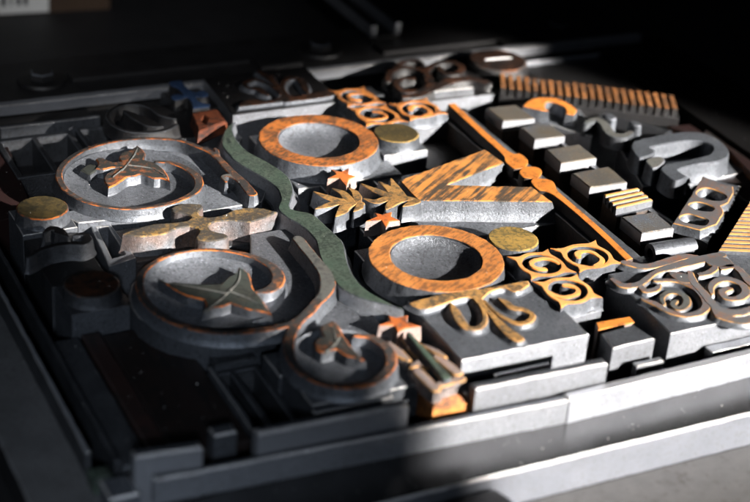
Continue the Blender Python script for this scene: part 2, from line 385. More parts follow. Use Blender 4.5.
tag(MB().block(sp, BED, -.35, 'lead', 'lead', .05).build('metal_furniture'), 'small grey block between the dark plank and the long bluish strip', 'spacer')
slab('wood_furniture', 'dark red wooden plank at the left edge', 'spacer', [(-6, 222), (34, 212), (8, 146), (-20, 150)], BED, -.95, 'furn_red')
def tray(label, x0, y0, x1, y1, z, wl, top, floor, bars=0):
    t = thing('hollow_furniture', label, 'spacer', (x0 + x1) / 2, (y0 + y1) / 2, BED, 'hollow metal spacers')
    n = bars + 1; hl = []
    W = (x1 - x0 - wl) / n
    for i in range(n): hl.append(rect(x0 + wl + W * i, y0 + wl, x0 + W * (i + 1), y1 - wl))
    MB().relief([rect(x0, y0, x1, y1)] + hl, z, BED, .0, .025, top, 'lead', top).build('wall', t)
    MB().block(rect(x0 + wl, y0 + wl, x1 - wl, y1 - wl), BED, BED + .5, floor).build('floor', t)
fa = at(94, 252, -.7)
t = thing('hollow_furniture', 'open metal spacer between the ivy blocks, with a bright corner', 'spacer', *at(112, 245), BED, 'hollow metal spacers')
MB().relief([pl([(90, 224), (110, 223), (136, 257), (109, 266)], -.5), pl([(97, 226.5), (108, 226), (126, 254), (112, 258)], -.5)], -.5, BED, 0, .025, 'lead_pale', 'glint', 'lead_pale').build('wall', t)
tray('dark hollow spacer at the far left corner of the frame', -9.6, 7.9, -7.1, 10.7, -.9, .18, 'lead_dark', 'black', 1)
tray('dark hollow spacer behind the upper ivy ring', -6.9, 8.3, -5.7, 10.9, -.95, .15, 'lead_dark', 'black')
tray('dark hollow spacer below the lower ivy ring', -8.05, -7.0, -6.55, -3.9, -1.0, .17, 'lead_dark', 'lead_dark', 1)

for lab, q, z, k in (('low dark block wedged under the lower ivy ring', (-7.7, -3.85, -6.55, -3.3), -.85, 'lead_dark'), ('tall grey block against the left of the small ivy ring', (-6.52, -5.2, -6.1, -4.1), -.6, 'lead'),
    ('dark block between the plank and the lower ivy ring', (-9.0, -1.3, -8.5, -.6), -.7, 'lead_dark'), ('narrow grey block before the small ivy ring, behind the long bluish strip', (-6.5, -7.3, -4.4, -7.12), -.35, 'lead'), ('dark block in the corner behind the dark brown disc', (-9.05, -.5, -8.75, .9), -.8, 'lead_dark')):
    tag(MB().block(rect(*q), BED, z, k, 'lead', .04).build('metal_furniture'), lab, 'spacer')
# ------------------------------------------------------------------ letters
def letter_o(cx, cy, label, face):
    t = thing('wooden_letter', label, 'letter', cx, cy)
    ri = 1.29
    b = MB(); b.relief([sub(rect(cx - 1.55, cy - 2.02, cx + 2.0, cy + 1.98), .3, .01), circ(cx, cy, ri - .06)], -.55, BED, 0, .03, 'cast', 'glint', 'lead_pale'); b.build('block', t)
    f = MB(); f.relief([wob(circ(cx, cy, 1.9, 110), .012), wob(circ(cx, cy, ri, 90), .014)], 0, -.56, .14, .025, face, face, 'lead', lift=False); f.build('face', t)
    # the counter: a worn bowl
    c = MB(); c.lathe(cx, cy, [(.02, -.34), (.45, -.335), (.8, -.31), (1.03, -.25), (1.17, -.16), (1.262, -.06)], 72, 'cast')
    c.f.pop(-1); c.mi.pop(-1); c.f.pop(-1); c.mi.pop(-1)
    c.f = [f_[::-1] for f_ in c.f]
    c.build('counter', t)
letter_o(-.44, 6.02, 'orange wooden letter O, the upper one, beside the orange scroll squares', 'orange_rust')
letter_o(-.44, -1.97, 'orange wooden letter O, the lower one, under the V', 'orange')
t = thing('wooden_letter', 'large scratched orange wooden letter V lying on its side', 'letter', 2.6, 2)
V = [(399, 180), (485, 149), (504, 162.5), (447, 184.5), (532, 186.5), (552.5, 201.5), (418, 200)]
MB().block(rect(.55, -.28, 4.62, 4.05), BED, -.62, 'cast', 'lead_pale').build('block', t)
f = MB(); f.relief([sub(pl(V), .2, .012)], 0, -.63, .2, .03, 'orange_v', 'orange_v', 'lead'); f.build('face', t)

# lower-case metal letter with curled serifs
t = thing('metal_letter', 'large grey metal letter with two long arms and curled serifs', 'letter', 9.5, 2.2)
MB().block(pl([(643, 186), (726, 176), (746, 170), (668, 129), (612, 135)], -.6), BED, -.62, 'cast', 'lead_pale').build('block', t)
U = [(632, 144), (640, 139), (672, 133), (688, 131.5), (704, 133), (718, 139), (728, 149), (728, 156), (718, 161), (700, 163), (688, 166), (678, 169), (682, 173), (687, 176.5), (676, 180), (666, 175), (661, 169), (666, 164), (686, 160), (700, 157), (711, 153), (713, 147), (706, 142), (694, 140), (680, 141), (660, 144.5), (650, 147), (655, 150), (652, 154), (640, 157), (633, 151)]
f = MB(); f.relief([wob(sm(pl(U), 5), .006)], 0, -.63, .07, .03, 'lead_slate', 'lead', 'lead'); f.build('face', t)
f = MB(); f.relief([sm(pl([(646, 160), (652, 157), (661, 156), (665, 160), (659, 166), (652, 167)]), 5)], -.01, -.63, .06, .03, 'stemgrey', 'lead_pale', 'lead'); f.build('serif', t)
t = thing('metal_letter', 'small metal letter with an orange arch top, right of the first square', 'letter', *at(555, 106))
MB().block(pl([(520, 116), (592, 136), (592, 125), (574, 101), (530, 97)], -.42), BED, -.43, 'cast', 'lead_pale').build('block', t)
A = [(523, 106, 1), (528, 101), (535, 98), (547, 97), (559, 99), (570, 104), (577, 110, 1), (574, 115, 1), (566, 113.5, 1), (566, 109), (561, 105), (553, 102), (546, 102.5), (545, 108), (549, 111, 1), (540, 110, 1)]
f = MB(); f.relief([sm(pl(A), 4)], 0, -.44, .05, .025, 'orange_clean', 'orange_clean', 'lead'); f.build('face', t)
t = thing('metal_letter', 'dark metal letter with two pale knobs, below the long comb', 'letter', *at(625, 125))
MB().block(pl([(588, 132), (640, 150), (672, 130), (600, 112)], -.5), BED, -.5, 'lead_dark', 'lead_dark').build('block', t)
for px, py, rx in ((610, 116, .2), (635.5, 123, .17)):
    f = MB(); q = at(px, py); f.relief([wob(circ(q[0], q[1], rx, 22, rx * 1.5), .01)], 0, -.52, .07, .05, 'lead', 'lead_pale', 'lead'); f.build('knob', t)
f = MB(); f.relief([ribbon(pl([(586, 121), (596, 117), (604, 121), (611, 131), (623, 134), (632, 130)]), [.2, .3, .35, .4, .35, .2])], -.06, -.51, .06, .03, 'stemgrey', 'lead', 'lead_dark'); f.build('face', t)

# ------------------------------------------------------------------ green wavy rule
t = thing('wavy_rule', 'green wavy rule snaking between the letters and the ivy blocks', 'ornament', *at(285, 205))
G = [(236, 120.5, 1), (227, 127), (221.5, 139), (225, 150), (239, 163.5), (260, 175.5), (276, 187), (281, 198), (278, 208), (287, 217), (302, 226), (315, 239), (320, 256), (328, 273), (343, 289), (364, 299), (384, 304), (404, 309, 1), (384, 299.5), (367, 289.5), (354, 276), (347, 259), (343, 242), (330, 229), (313, 214), (294, 209.5), (290, 205), (293.5, 190), (288, 176), (270, 163), (248, 151), (238, 141), (233, 130)]
gp = sm(pl(G), 5)
f = MB(); f.relief([wob(gp, .008)], 0, -.5, .16, .035, 'green', 'lead', 'lead_pale'); f.build('face', t)
f = MB(); f.relief([off(gp if area(gp) > 0 else gp[::-1], -.22)], -.5, BED, .0, .03, 'lead', 'lead', 'lead_dark'); f.build('block', t)

# ------------------------------------------------------------------ floral blocks
def floral(label, T, k, ek, blk, blkside, rel=.13):
    """T: maps photo-plane points of the lower block onto this one"""
    c = T(-.2, -5.2)
    t = thing('floral_block', label, 'ornament', c[0], c[1], BED, 'floral blocks')
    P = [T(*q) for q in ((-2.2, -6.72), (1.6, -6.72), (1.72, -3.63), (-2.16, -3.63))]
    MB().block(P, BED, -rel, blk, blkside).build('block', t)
    def X(pts): return [T(*q[:2]) + tuple(q[2:]) for q in pl(pts)]
    f = MB()
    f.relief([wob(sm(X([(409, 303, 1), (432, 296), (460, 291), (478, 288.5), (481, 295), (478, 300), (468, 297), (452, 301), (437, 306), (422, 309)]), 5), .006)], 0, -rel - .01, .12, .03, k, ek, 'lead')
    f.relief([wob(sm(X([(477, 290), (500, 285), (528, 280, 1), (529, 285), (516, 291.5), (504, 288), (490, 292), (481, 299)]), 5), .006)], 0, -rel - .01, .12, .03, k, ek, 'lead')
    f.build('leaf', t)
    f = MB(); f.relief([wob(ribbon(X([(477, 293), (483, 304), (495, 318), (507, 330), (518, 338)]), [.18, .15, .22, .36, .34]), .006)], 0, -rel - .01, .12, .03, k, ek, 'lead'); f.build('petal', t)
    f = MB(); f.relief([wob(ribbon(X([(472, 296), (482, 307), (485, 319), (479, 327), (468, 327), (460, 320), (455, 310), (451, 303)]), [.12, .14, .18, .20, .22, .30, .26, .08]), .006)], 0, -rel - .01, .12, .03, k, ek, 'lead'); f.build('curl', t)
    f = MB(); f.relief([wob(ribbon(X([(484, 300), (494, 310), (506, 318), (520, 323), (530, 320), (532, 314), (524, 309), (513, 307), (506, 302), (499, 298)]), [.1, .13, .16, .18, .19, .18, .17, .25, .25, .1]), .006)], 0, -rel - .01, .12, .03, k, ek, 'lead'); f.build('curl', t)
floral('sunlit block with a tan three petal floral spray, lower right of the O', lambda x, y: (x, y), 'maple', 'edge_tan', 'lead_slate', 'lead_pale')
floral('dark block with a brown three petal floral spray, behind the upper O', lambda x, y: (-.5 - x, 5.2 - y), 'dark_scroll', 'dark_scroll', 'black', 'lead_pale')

# ------------------------------------------------------------------ orange scroll squares
def tile(label, q, spin=0, group='orange scroll squares'):
    Q = pl(q); Q = Q[spin:] + Q[:spin]
    c = ctr(Q); t = thing('scroll_square', label, 'ornament', c[0], c[1], BED, group)
    def bl(u, v):
        u = (u + 1) / 2; v = (v + 1) / 2
        return tuple(Q[0][k] * (1 - u) * (1 - v) + Q[1][k] * u * (1 - v) + Q[2][k] * u * v + Q[3][k] * (1 - u) * v for k in (0, 1))
    o = [(-1.0, -1.0, 1), (-.6, -.84), (-.25, -.93), (0, -.97), (.25, -.93), (.6, -.84), (1, -1, 1), (.86, -.6), (.93, -.25), (.96, 0), (.93, .25), (.86, .6), (1, 1, 1), (.6, .84), (.25, .93), (0, .97), (-.25, .93), (-.6, .84), (-1, 1, 1), (-.86, .6), (-.93, .25), (-.96, 0), (-.93, -.25), (-.86, -.6)]
    o = sm([bl(a, b) + tuple(r) for a, b, *r in o], 3)
    hole = [bl(.02 + .76 * math.cos(a), .76 * math.sin(a)) for a in [i * math.pi / 20 for i in range(40)]]
    sz = math.hypot(Q[1][0] - Q[0][0], Q[1][1] - Q[0][1]) / 2
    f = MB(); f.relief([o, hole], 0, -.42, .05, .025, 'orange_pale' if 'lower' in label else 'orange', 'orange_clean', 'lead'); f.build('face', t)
    cm = []
    for i in range(11):
        a = math.radians(-8 + i * 27); rr = .80 - .42 * min(1, i / 3.2) + (.0 if i < 8 else .0)
        cm.append(bl(rr * math.cos(a), rr * math.sin(a)))
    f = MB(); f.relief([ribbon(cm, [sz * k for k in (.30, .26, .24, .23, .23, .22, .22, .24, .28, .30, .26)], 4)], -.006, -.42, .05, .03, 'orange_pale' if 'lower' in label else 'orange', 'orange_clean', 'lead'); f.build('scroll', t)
    B = [bl(*k) for k in ((-1.02, -1.02), (1.02, -1.02), (1.02, 1.02), (-1.02, 1.02))]
    if area(B) < 0: B = B[::-1]
    MB().block(B, BED, -.4, 'black', 'lead_pale', edge='lead_pale').build('block', t)  # black top paints the channel's shade along with its dark ink
tile('upper orange scroll square, the back one behind the upper O', [(328, 90), (347.5, 106.5), (386, 103), (364, 86)], 1)
tile('upper orange scroll square touching the brass disc', [(347.5, 107), (366, 126), (409, 121.5), (386, 103.5)], 3)
tile('upper orange scroll square at the right, by the dark scroll block', [(388.5, 103), (409.5, 120.5), (448, 113), (427, 97)], 0)
tile('lower orange scroll square beside the lower O', [(507, 256), (531, 279.5), (577, 272), (548, 248)], 1)
tile('lower orange scroll square nearest the front', [(531.5, 280.5), (561, 308), (603, 297), (577.5, 273)], 3)
tile('lower orange scroll square at the right, below the orange rule', [(550, 247.5), (579.5, 272), (624, 263), (596, 239)], 0)
tag(MB().block(rect(1.75, 9.3, 3.7, 10.1), BED, -.35, 'lead_dark', 'lead_dark').build('metal_furniture'), 'dark bar standing behind the back scroll square', 'spacer')

# ------------------------------------------------------------------ round discs
def disc(x, y, label, face, edge, body, under='lead_pale', r=.73):
    t = thing('round_disc', label, 'ornament', x, y, BED, 'round discs')
    b = MB(); b.relief([wob(circ(x, y, r, 64), .008)], 0, -.36, .06, .035, face, edge, body, lift=False); b.build('face', t)
    MB().block(rect(x - r - .05, y - r - .05, x + r + .05, y + r + .05), BED, -.36, body, under).build('block', t)
disc(2.2, 5.76, 'brassy round disc between the upper scroll squares and the upper O', 'brass', 'brass_hi', 'lead')
disc(2.22, -1.69, 'olive gold round disc between the V and the lower scroll squares', 'brass_hi', 'brass_hi', 'lead')
disc(-9.86, 4.19, 'dark round disc with an orange rim left of the upper ivy ring', 'brass', 'edge', 'lead', 'lead')
disc(-9.82, -.34, 'dark brown round disc left of the lower ivy ring', 'dark_scroll', 'ring', 'lead_dark', 'lead')  # face colour darker than on the other discs

# ------------------------------------------------------------------ orange beaded rule
t = thing('beaded_rule', 'long thin orange rule with three beads at its middle', 'ornament', 4.9, 1.8)
Rl = [(448, 104, 1), (455, 103, 1), (480, 126), (510, 151.5), (520, 153), (528, 160), (526, 166, 1), (538, 167), (542, 172), (538, 178, 1), (548, 179), (554, 182), (557.5, 190), (570, 201), (600, 227), (633, 258, 1), (626, 260, 1), (596, 231), (564, 203), (549, 192), (538, 189), (531, 182), (533, 178, 1), (524, 177), (519, 172), (523, 167.5, 1), (514, 168), (505, 161), (502, 154), (476, 130)]
f = MB(); f.relief([sm(pl(Rl), 4)], 0, -.34, .03, .02, 'orange_clean', 'orange_clean', 'brown_side'); f.build('face', t)
MB().block(rect(4.62, -4.0, 5.62, 7.4), BED, -.33, 'lead', 'brown_side').build('block', t)

# ------------------------------------------------------------------ stack of squares
sq = [([(487, 107), (504, 120), (535.5, 117.5), (516, 104)], 'tiletop', 'brown stained metal square, the farthest of the row beside the orange rule'),
      ([(519, 126), (535, 138.5), (566.5, 135), (548, 121)], 'tileblue', 'bluish metal square, second in the row from the back'),
      ([(545, 148.5), (562, 162.5), (597, 157), (579, 143)], 'tiletop', 'grey brown metal square, third in the row from the back'),
      ([(572, 172), (589, 186.5), (627, 181.5), (609, 165.5)], 'tiletop', 'brown grey metal square, just behind the striped block'),
      ([(621, 216), (641, 232.5), (675, 227.5), (655, 211)], 'tileblue', 'bluish metal square, the nearest of the row, in front of the striped block')]
for q, k, lab in sq:
    P = pl(q); c = ctr(P)
    t = thing('square_block', lab, 'ornament', c[0], c[1], BED, 'metal squares in a row')
    dz = R.uniform(-.05, .02); P = [(p[0] + R.uniform(-.03, .03), p[1] + R.uniform(-.03, .03)) for p in P]
    MB().block(P, -.42, dz, k, 'steel', .035, k).build('face', t)
    cc = [(c[0] + (p[0] - c[0]) * .93, c[1] + (p[1] - c[1]) * .93) for p in P]
    MB().block(cc, BED, -.41, 'lead', 'brown_side').build('block', t)
q = [(603.5, 194), (618, 209.5), (654.5, 201), (637, 187)]; P = pl(q); c = ctr(P)
t = thing('striped_block', 'small metal block with four pale raised bars in the row of squares', 'ornament', c[0], c[1])
def lerp(a, b, s): return (a[0] + (b[0] - a[0]) * s, a[1] + (b[1] - a[1]) * s)
for i in range(4):
    s0 = i / 4 + .02; s1 = s0 + .14
    MB().block([lerp(P[0], P[1], s0), lerp(P[0], P[1], s1), lerp(P[3], P[2], s1), lerp(P[3], P[2], s0)], -.3, 0, 'orange_pale', 'lead_pale', .03, None, .004).build('raised_bar', t)
MB().block(P, BED, -.24, 'lead_dark', 'brown_side').build('block', t)
tag(MB().block([(7.45, -2.3), (7.62, -2.3), (7.5, 3.9), (7.36, 3.9)], BED, -.25, 'lead', 'lead', .02).build('lead_strip'), 'thin grey strip standing right of the row of squares', 'metal strip', 'thin strips filling the frame edge')
tag(MB().block([(7.95, -1.9), (8.08, -1.9), (7.86, 3.3), (7.74, 3.3)], BED, -.5, 'lead', 'lead', .02).build('lead_strip'), 'second thin strip, lying lower between the squares and the metal letter', 'metal strip', 'thin strips filling the frame edge')
# grooved metal cylinder block in front of the last square
t = thing('clamp_block', 'grey metal clamp with a round hole in its end, in front of the last square', 'clamp', 6.7, -3.6)
MB().block(rect(5.75, -4.05, 7.55, -3.0), BED, -.52, 'cast', 'lead').build('block', t)
ba = at(650, 254, -.35); bb = at(692, 247, -.35); dx, dy = bb[0] - ba[0], bb[1] - ba[1]; L = math.hypot(dx, dy); dx /= L; dy /= L
def tube(m, a, L, d, r0, r1, z, mk, n=28):
    o = len(m.v); nx, ny = -d[1], d[0]
    for (s, r) in ((0, r1), (0, r0), (L, r0), (L, r1 * .3)):
        for i in range(n):
            an = i * 2 * math.pi / n; m.v.append((a[0] + d[0] * s + nx * r * math.cos(an), a[1] + d[1] * s + ny * r * math.cos(an), z + r * math.sin(an)))
    for k in range(3):
        for i in range(n):
            j = (i + 1) % n; m.face([o + k * n + i, o + (k + 1) * n + i, o + (k + 1) * n + j, o + k * n + j], mk)
    q = len(m.v)
    for i in range(n):
        an = i * 2 * math.pi / n; m.v.append((a[0] + d[0] * L * .5 + nx * r1 * math.cos(an), a[1] + d[1] * L * .5 + ny * r1 * math.cos(an), z + r1 * math.sin(an)))
    for i in range(n):
        j = (i + 1) % n; m.face([o + j, q + j, q + i, o + i], mk)
    m.face([q + i for i in range(n)], mk)
b = MB(); tube(b, ba, L, (dx, dy), .3, .15, -.34, 'lead'); b.build('barrel', t)

# ------------------------------------------------------------------ combs
def comb(label, a, b, back, n, duty, z, front, tooth, tw_front=True):
    """a, b: near ends of first and last tooth (cm); back: vector to the far ends"""
    c = ((a[0] + b[0]) / 2, (a[1] + b[1]) / 2); t = thing('comb_block', label, 'ornament', c[0], c[1], BED, 'toothed comb blocks')
    e = ((b[0] - a[0]) / n, (b[1] - a[1]) / n)
    for i in range(n):
        p0 = (a[0] + e[0] * i, a[1] + e[1] * i); p1 = (p0[0] + e[0] * duty, p0[1] + e[1] * duty)
        MB().relief([[p0, p1, (p1[0] + back[0], p1[1] + back[1]), (p0[0] + back[0], p0[1] + back[1])]], 0, -.3, .02, .015, tooth, tooth, front).build('tooth', t)
    k = .06
    q = [(a[0] - e[0] * k - back[0] * .03, a[1] - back[1] * .03), (b[0] + e[0] * .0 - back[0] * .03, b[1] - back[1] * .03), (b[0] + back[0] * 1.03, b[1] + back[1] * 1.03), (a[0] - e[0] * k + back[0] * 1.03, a[1] + back[1] * 1.03)]
    MB().block(q, BED, z, front, front).build('block', t)
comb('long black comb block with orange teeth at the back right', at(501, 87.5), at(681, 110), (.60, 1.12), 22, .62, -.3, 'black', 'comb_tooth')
comb('comb block with pale orange teeth at the right edge', at(719, 250), at(765, 178), (2.6, -1.15), 20, .6, -.26, 'lead', 'orange_pale')

# ------------------------------------------------------------------ pierced strip
t = thing('pierced_strip', 'brown ornamental strip with oval eyes beside the metal letter', 'ornament', *at(700, 212))
MB().block(pl([(674, 224), (708, 243), (741, 186), (704, 177)], -.25), BED, -.25, 'lead', 'black').build('block', t)
f = MB(); f.relief([sub(pl([(673, 223), (703, 176), (722, 184), (733, 186), (734, 193), (728, 203), (721, 206), (724, 212), (717, 224), (706, 228), (700, 230)]), .15, .012),
    sm(pl([(697, 192), (705, 188), (716, 190), (726, 196), (723, 200), (712, 200), (700, 197)]), 4), sm(pl([(689, 205), (697, 202), (707, 204), (714, 208), (711, 211), (699, 210)]), 4), sm(pl([(680, 217), (689, 214), (700, 217), (708, 220), (705, 225), (694, 224), (683, 221)]), 4)], 0, -.27, .08, .03, 'redwood', 'edge_tan', 'lead'); f.build('face', t)

# ------------------------------------------------------------------ stars
def star(label, pts):
    P = pl(pts); c = ctr(P); t = thing('star_ornament', label, 'ornament', c[0], c[1], BED, 'orange stars')
    f = MB(); f.relief([P], 0, -.5, .05, .025, 'red_orange', 'red_orange', 'pink'); f.build('face', t)
    MB().block(rect(c[0] - .5, c[1] - .5, c[0] + .5, c[1] + .5), BED, -.5, 'cast', 'lead').build('block', t)
star('small orange star under the upper O', [(331, 169), (341, 171.5), (349, 168), (348.5, 174), (356, 176), (349, 179), (346.5, 186), (339, 178), (328, 178), (336, 174)])
star('small orange star touching the top of the lower O', [(374, 212), (382, 214), (392, 211.5), (391, 216), (400, 220), (389.5, 221), (386, 227.5), (381, 220), (366, 221), (377, 216)])
star('small orange star at the tip of the green wavy rule', [(388, 315), (396, 317), (408, 314.5), (407, 321), (421, 326), (406, 328), (398, 332), (394, 325), (379, 325), (390, 320)])

# ------------------------------------------------------------------ leaf sprigs beside the V
def sprig(label, arms, blk):
    c = ctr(blk); t = thing('leaf_sprig', label, 'ornament', c[0], c[1], BED, 'brown leaf sprigs')
    for pts, wd in arms:
        f = MB(); f.relief([wob(ribbon(pl(pts), wd, 7), .005)], 0, -.5, .08, .02, 'maple', 'edge_tan', 'lead'); f.build('leaflet', t)
    MB().block(blk, BED, -.5, 'cast', 'lead').build('block', t)
sprig('brown leaf sprig, the left of two, beside the green rule', [
    ([(360, 203), (348, 201), (338, 200), (326, 196), (314, 191)], [.30, .34, .34, .26, .04]),
    ([(350, 203), (338, 202), (327, 205), (316, 208)], [.2, .30, .26, .05]),
    ([(352, 201), (347, 197), (342, 192), (332, 188)], [.2, .32, .26, .04]),
    ([(354, 203), (346, 206), (342, 211), (336, 216)], [.2, .36, .32, .06]),
    ([(358, 201), (357, 196), (354, 191), (348, 187)], [.2, .30, .22, .04]),
    ([(360, 203), (359, 207), (354, 211)], [.2, .26, .05])], pl([(318, 200), (338, 222), (368, 208), (340, 186)], -.5))
sprig('brown leaf sprig, the right of two, against the point of the V', [
    ([(416, 200), (402, 197), (390, 195), (376, 190), (361, 183)], [.28, .34, .34, .28, .04]),
    ([(400, 198), (388, 198), (376, 201), (364, 198)], [.2, .32, .28, .05]),
    ([(404, 196), (399, 192), (395, 186), (391, 178)], [.2, .34, .28, .05]),
    ([(398, 196), (392, 191), (387, 186), (379, 181)], [.2, .30, .24, .04]),
    ([(406, 199), (396, 201), (390, 205), (386, 209)], [.2, .36, .3, .06]),
    ([(418, 201), (411, 203), (403, 206)], [.2, .28, .06])], pl([(362, 192), (388, 215), (420, 206), (394, 180)], -.5))

# ------------------------------------------------------------------ arrow ornament at the front
t = thing('arrow_ornament', 'feathered arrow ornament with a green shaft on a glowing orange wooden block', 'ornament', -3.0, -6)
MB().block([(-3.55, -7.82), (-2.42, -7.9), (-2.38, -4.0), (-3.3, -4.0)], BED, -.42, 'orange_rust', 'orange', .2).build('block', t)
f = MB(); f.relief([ribbon(pl([(409, 333), (420, 346), (432, 360), (446, 376)]), [.14, .18, .2, .26])], 0, -.43, .05, .03, 'green', 'green', 'lead'); f.build('shaft', t)
for pts, wd in (([(404, 334), (412, 343), (418, 352)], [.12, .3, .12]), ([(390, 338), (398, 347), (409, 355)], [.15, .36, .16]), ([(412, 362), (420, 358), (427, 362)], [.15, .3, .2]), ([(424, 340), (436, 346), (446, 352)], [.1, .24, .12]), ([(418, 366), (426, 374), (436, 384)], [.3, .3, .3]), ([(436, 352), (446, 358), (458, 368)], [.2, .3, .3]), ([(440, 380), (452, 376), (462, 374)], [.25, .3, .25])):
    f = MB(); f.relief([ribbon(pl(pts), wd)], -.12, -.43, .05, .04, 'pink', 'edge_tan', 'lead_rosy'); f.build('feather', t)

# ------------------------------------------------------------------ ivy blocks
def stroke(t, name, px, wd, face='ring', edge='edge', wall='lead', zb=-.37, draft=.10, jit=.006):
    f = MB(); f.relief([wob(ribbon(pl(px), wd), jit)], 0, zb, draft, .026, face, edge, wall); return f.build(name, t)
def bowl(t, cx, cy, r, dep=.26):
    c = MB(); c.lathe(cx, cy, [(.02, -dep), (r * .45, -dep + .005), (r * .75, -dep + .03), (r * .9, -dep + .09), (r * .97, -dep * .45)], 72, 'cast')
    c.f = c.f[:-2]; c.mi = c.mi[:-2]; c.f = [f_[::-1] for f_ in c.f]; c.build('ring_floor', t)
def leaf(t, px, veins, face='leaf', edge='edge', zt=0, zb=-.34):
    f = MB(); f.relief([wob(sm(pl(px), 4), .008)], zt, zb, .07, .04, face, edge, 'lead'); f.build('leaf', t)
    for v_, wv in veins:
        f = MB(); f.relief([ribbon(pl(v_), [k * .6 for k in wv])], zt + .02, zt - .06, .03, .02, 'stemgrey', 'stemgrey', 'stemgrey'); f.build('leaf_vein', t)
t = thing('ivy_block', 'ornament block with a large ivy leaf ring, the upper one beside the green rule', 'ornament', -6.5, 5.5, BED, 'ivy ring blocks')
MB().block([(-6.75 + 2.32 * math.cos(k), 5.4 + 2.32 * math.sin(k)) for k in [math.radians(55 + 15 * i) for i in range(11)]] + pl([(58, 212), (78, 222), (140, 216), (203, 211), (262, 201), (266, 190), (250, 176), (226, 156), (208, 145)], -.34), BED, -.36, 'cast', 'lead').build('block', t)

bowl(t, -6.75, 5.4, 2.12, .3)
stroke(t, 'ring', [(252, 193), (242, 181), (230, 170), (213, 153), (198, 146), (181, 140), (160, 138), (141, 138), (119, 140), (100, 144), (84, 149.5), (71, 157), (61, 167), (59, 177), (64, 187), (74, 195), (88, 201.5), (107, 206), (128, 208), (149, 206.5), (168, 203), (185, 197), (196, 190), (199, 181.5), (194, 173), (183, 166), (170, 162), (156, 161)],
       [.34, .30, .26, .22, .18, .15, .14, .13, .14, .15, .17, .19, .2, .2, .2, .19, .18, .17, .16, .16, .17, .2, .24, .27, .26, .22, .18, .12])
stroke(t, 'twig', [(239, 179), (230, 175), (223, 176), (226, 181)], [.2, .22, .14, .1], 'stemgrey')
stroke(t, 'twig', [(216, 156), (217, 151), (215, 148)], [.2, .16, .1], 'ring')
leaf(t, [(137, 144.5, 1), (142, 148), (145.5, 153), (144, 159, 1), (154, 162), (163, 168), (168, 175), (170, 181.5, 1), (162, 178), (154, 178), (147, 175.5, 1), (141, 174), (135, 175.5), (127, 177), (118, 183), (108.5, 187.5, 1), (104, 180), (106, 174), (113, 169.5), (121, 167, 1), (112, 167), (103, 169), (95.5, 168, 1), (98, 163), (96, 158.5), (101, 157), (112, 161), (121, 161, 1), (119, 157), (122, 152), (130, 149.5)],
     [([(122, 171), (128, 163), (134, 155), (137.5, 148)], [.06, .09, .08, .03]), ([(127, 165), (150, 168), (164, 175)], [.06, .05, .02]), ([(124, 168), (113, 177)], [.06, .02])], 'leaf_rust')
leaf(t, [(80, 168.5, 1), (86, 164), (92, 162), (99, 165, 1), (96, 169), (90, 173, 1)], [], 'leaf', 'leaf', -.05)
t = thing('ivy_block', 'ornament block with one large and one small ivy ring, near the front', 'ornament', -6, -3, BED, 'ivy ring blocks')
c1 = ctr([at(136, 280), at(280, 280), at(212, 249), at(222, 332)]); c2 = ctr([at(289, 345), at(392, 360), at(350, 386), at(330, 316)])
MB().block([(c1[0] + 2.2 * math.cos(k), c1[1] + 2.2 * math.sin(k)) for k in [math.radians(40 + 15 * i) for i in range(19)]] + [(-6.45, -5.0), (-6.42, -6.95), (-3.55, -7.0), (-3.15, -3.5), (-3.1, -1.7), (-3.45, 1.5), (-4.6, 1.5)], BED, -.36, 'cast', 'lead').build('block', t)

bowl(t, *c1, 2.0, .3)
bowl(t, *c2, 1.3, .3)
stroke(t, 'ring', [(257, 291), (268, 289.5), (276, 284), (278.5, 276), (274, 268), (264, 260.5), (247, 254), (226, 250), (204, 249), (184, 251), (166, 256), (151, 264), (142, 273), (139.5, 284), (142, 295), (150, 306), (163, 316), (182, 324.5), (205, 330), (230, 332), (255, 330), (277, 326.5), (296, 321), (309, 311), (318, 300)],
       [.14, .3, .36, .36, .3, .25, .2, .16, .14, .13, .14, .17, .2, .22, .22, .22, .21, .2, .2, .2, .2, .22, .25, .3, .28])
stroke(t, 'stem', [(298, 238), (306, 248), (316, 260), (325, 272), (328, 283), (324, 294), (314, 305)], [.34, .34, .34, .4, .44, .34, .24], 'stemgrey')
stroke(t, 'ring', [(306, 314), (297, 323), (290, 336), (289, 350), (294, 363), (305, 374), (322, 382), (343, 386), (364, 384), (380, 377), (390, 366), (391, 354), (383, 343), (370, 336), (355, 335)], [.22, .26, .28, .26, .22, .2, .2, .22, .22, .24, .28, .3, .28, .22, .12])
leaf(t, [(158, 278.5, 1), (166, 282), (175, 281, 1), (190, 283), (206, 284), (221, 283, 1), (229, 276), (236, 272), (239, 266.5, 1), (246, 270), (250, 275), (253, 287, 1), (261, 297), (272, 314, 1), (261, 311), (249, 309), (231, 303, 1), (222, 306), (214, 307), (203, 311, 1), (206, 305), (204, 299, 1), (194, 297), (184, 294), (173, 288, 1)],
     [([(205, 310), (218, 301), (229, 291), (238, 281), (240, 270)], [.12, .14, .14, .12, .05]), ([(226, 293), (200, 288), (172, 283)], [.12, .1, .03]), ([(229, 291), (248, 298), (266, 309)], [.12, .1, .03])], 'leaf')
leaf(t, [(332, 319.5, 1), (338, 324), (342, 332, 1), (347, 340), (354, 349), (366, 360.5, 1), (356, 358), (346, 355), (337, 349, 1), (330, 350), (322, 352), (316, 349, 1), (315, 342), (319, 337), (324, 336, 1), (321, 331), (322, 325)],
     [([(326, 351), (335, 344), (340, 337)], [.12, .12, .06]), ([(337, 343), (332, 327)], [.1, .04]), ([(338, 343), (354, 353)], [.1, .04])], 'leaf_rust')
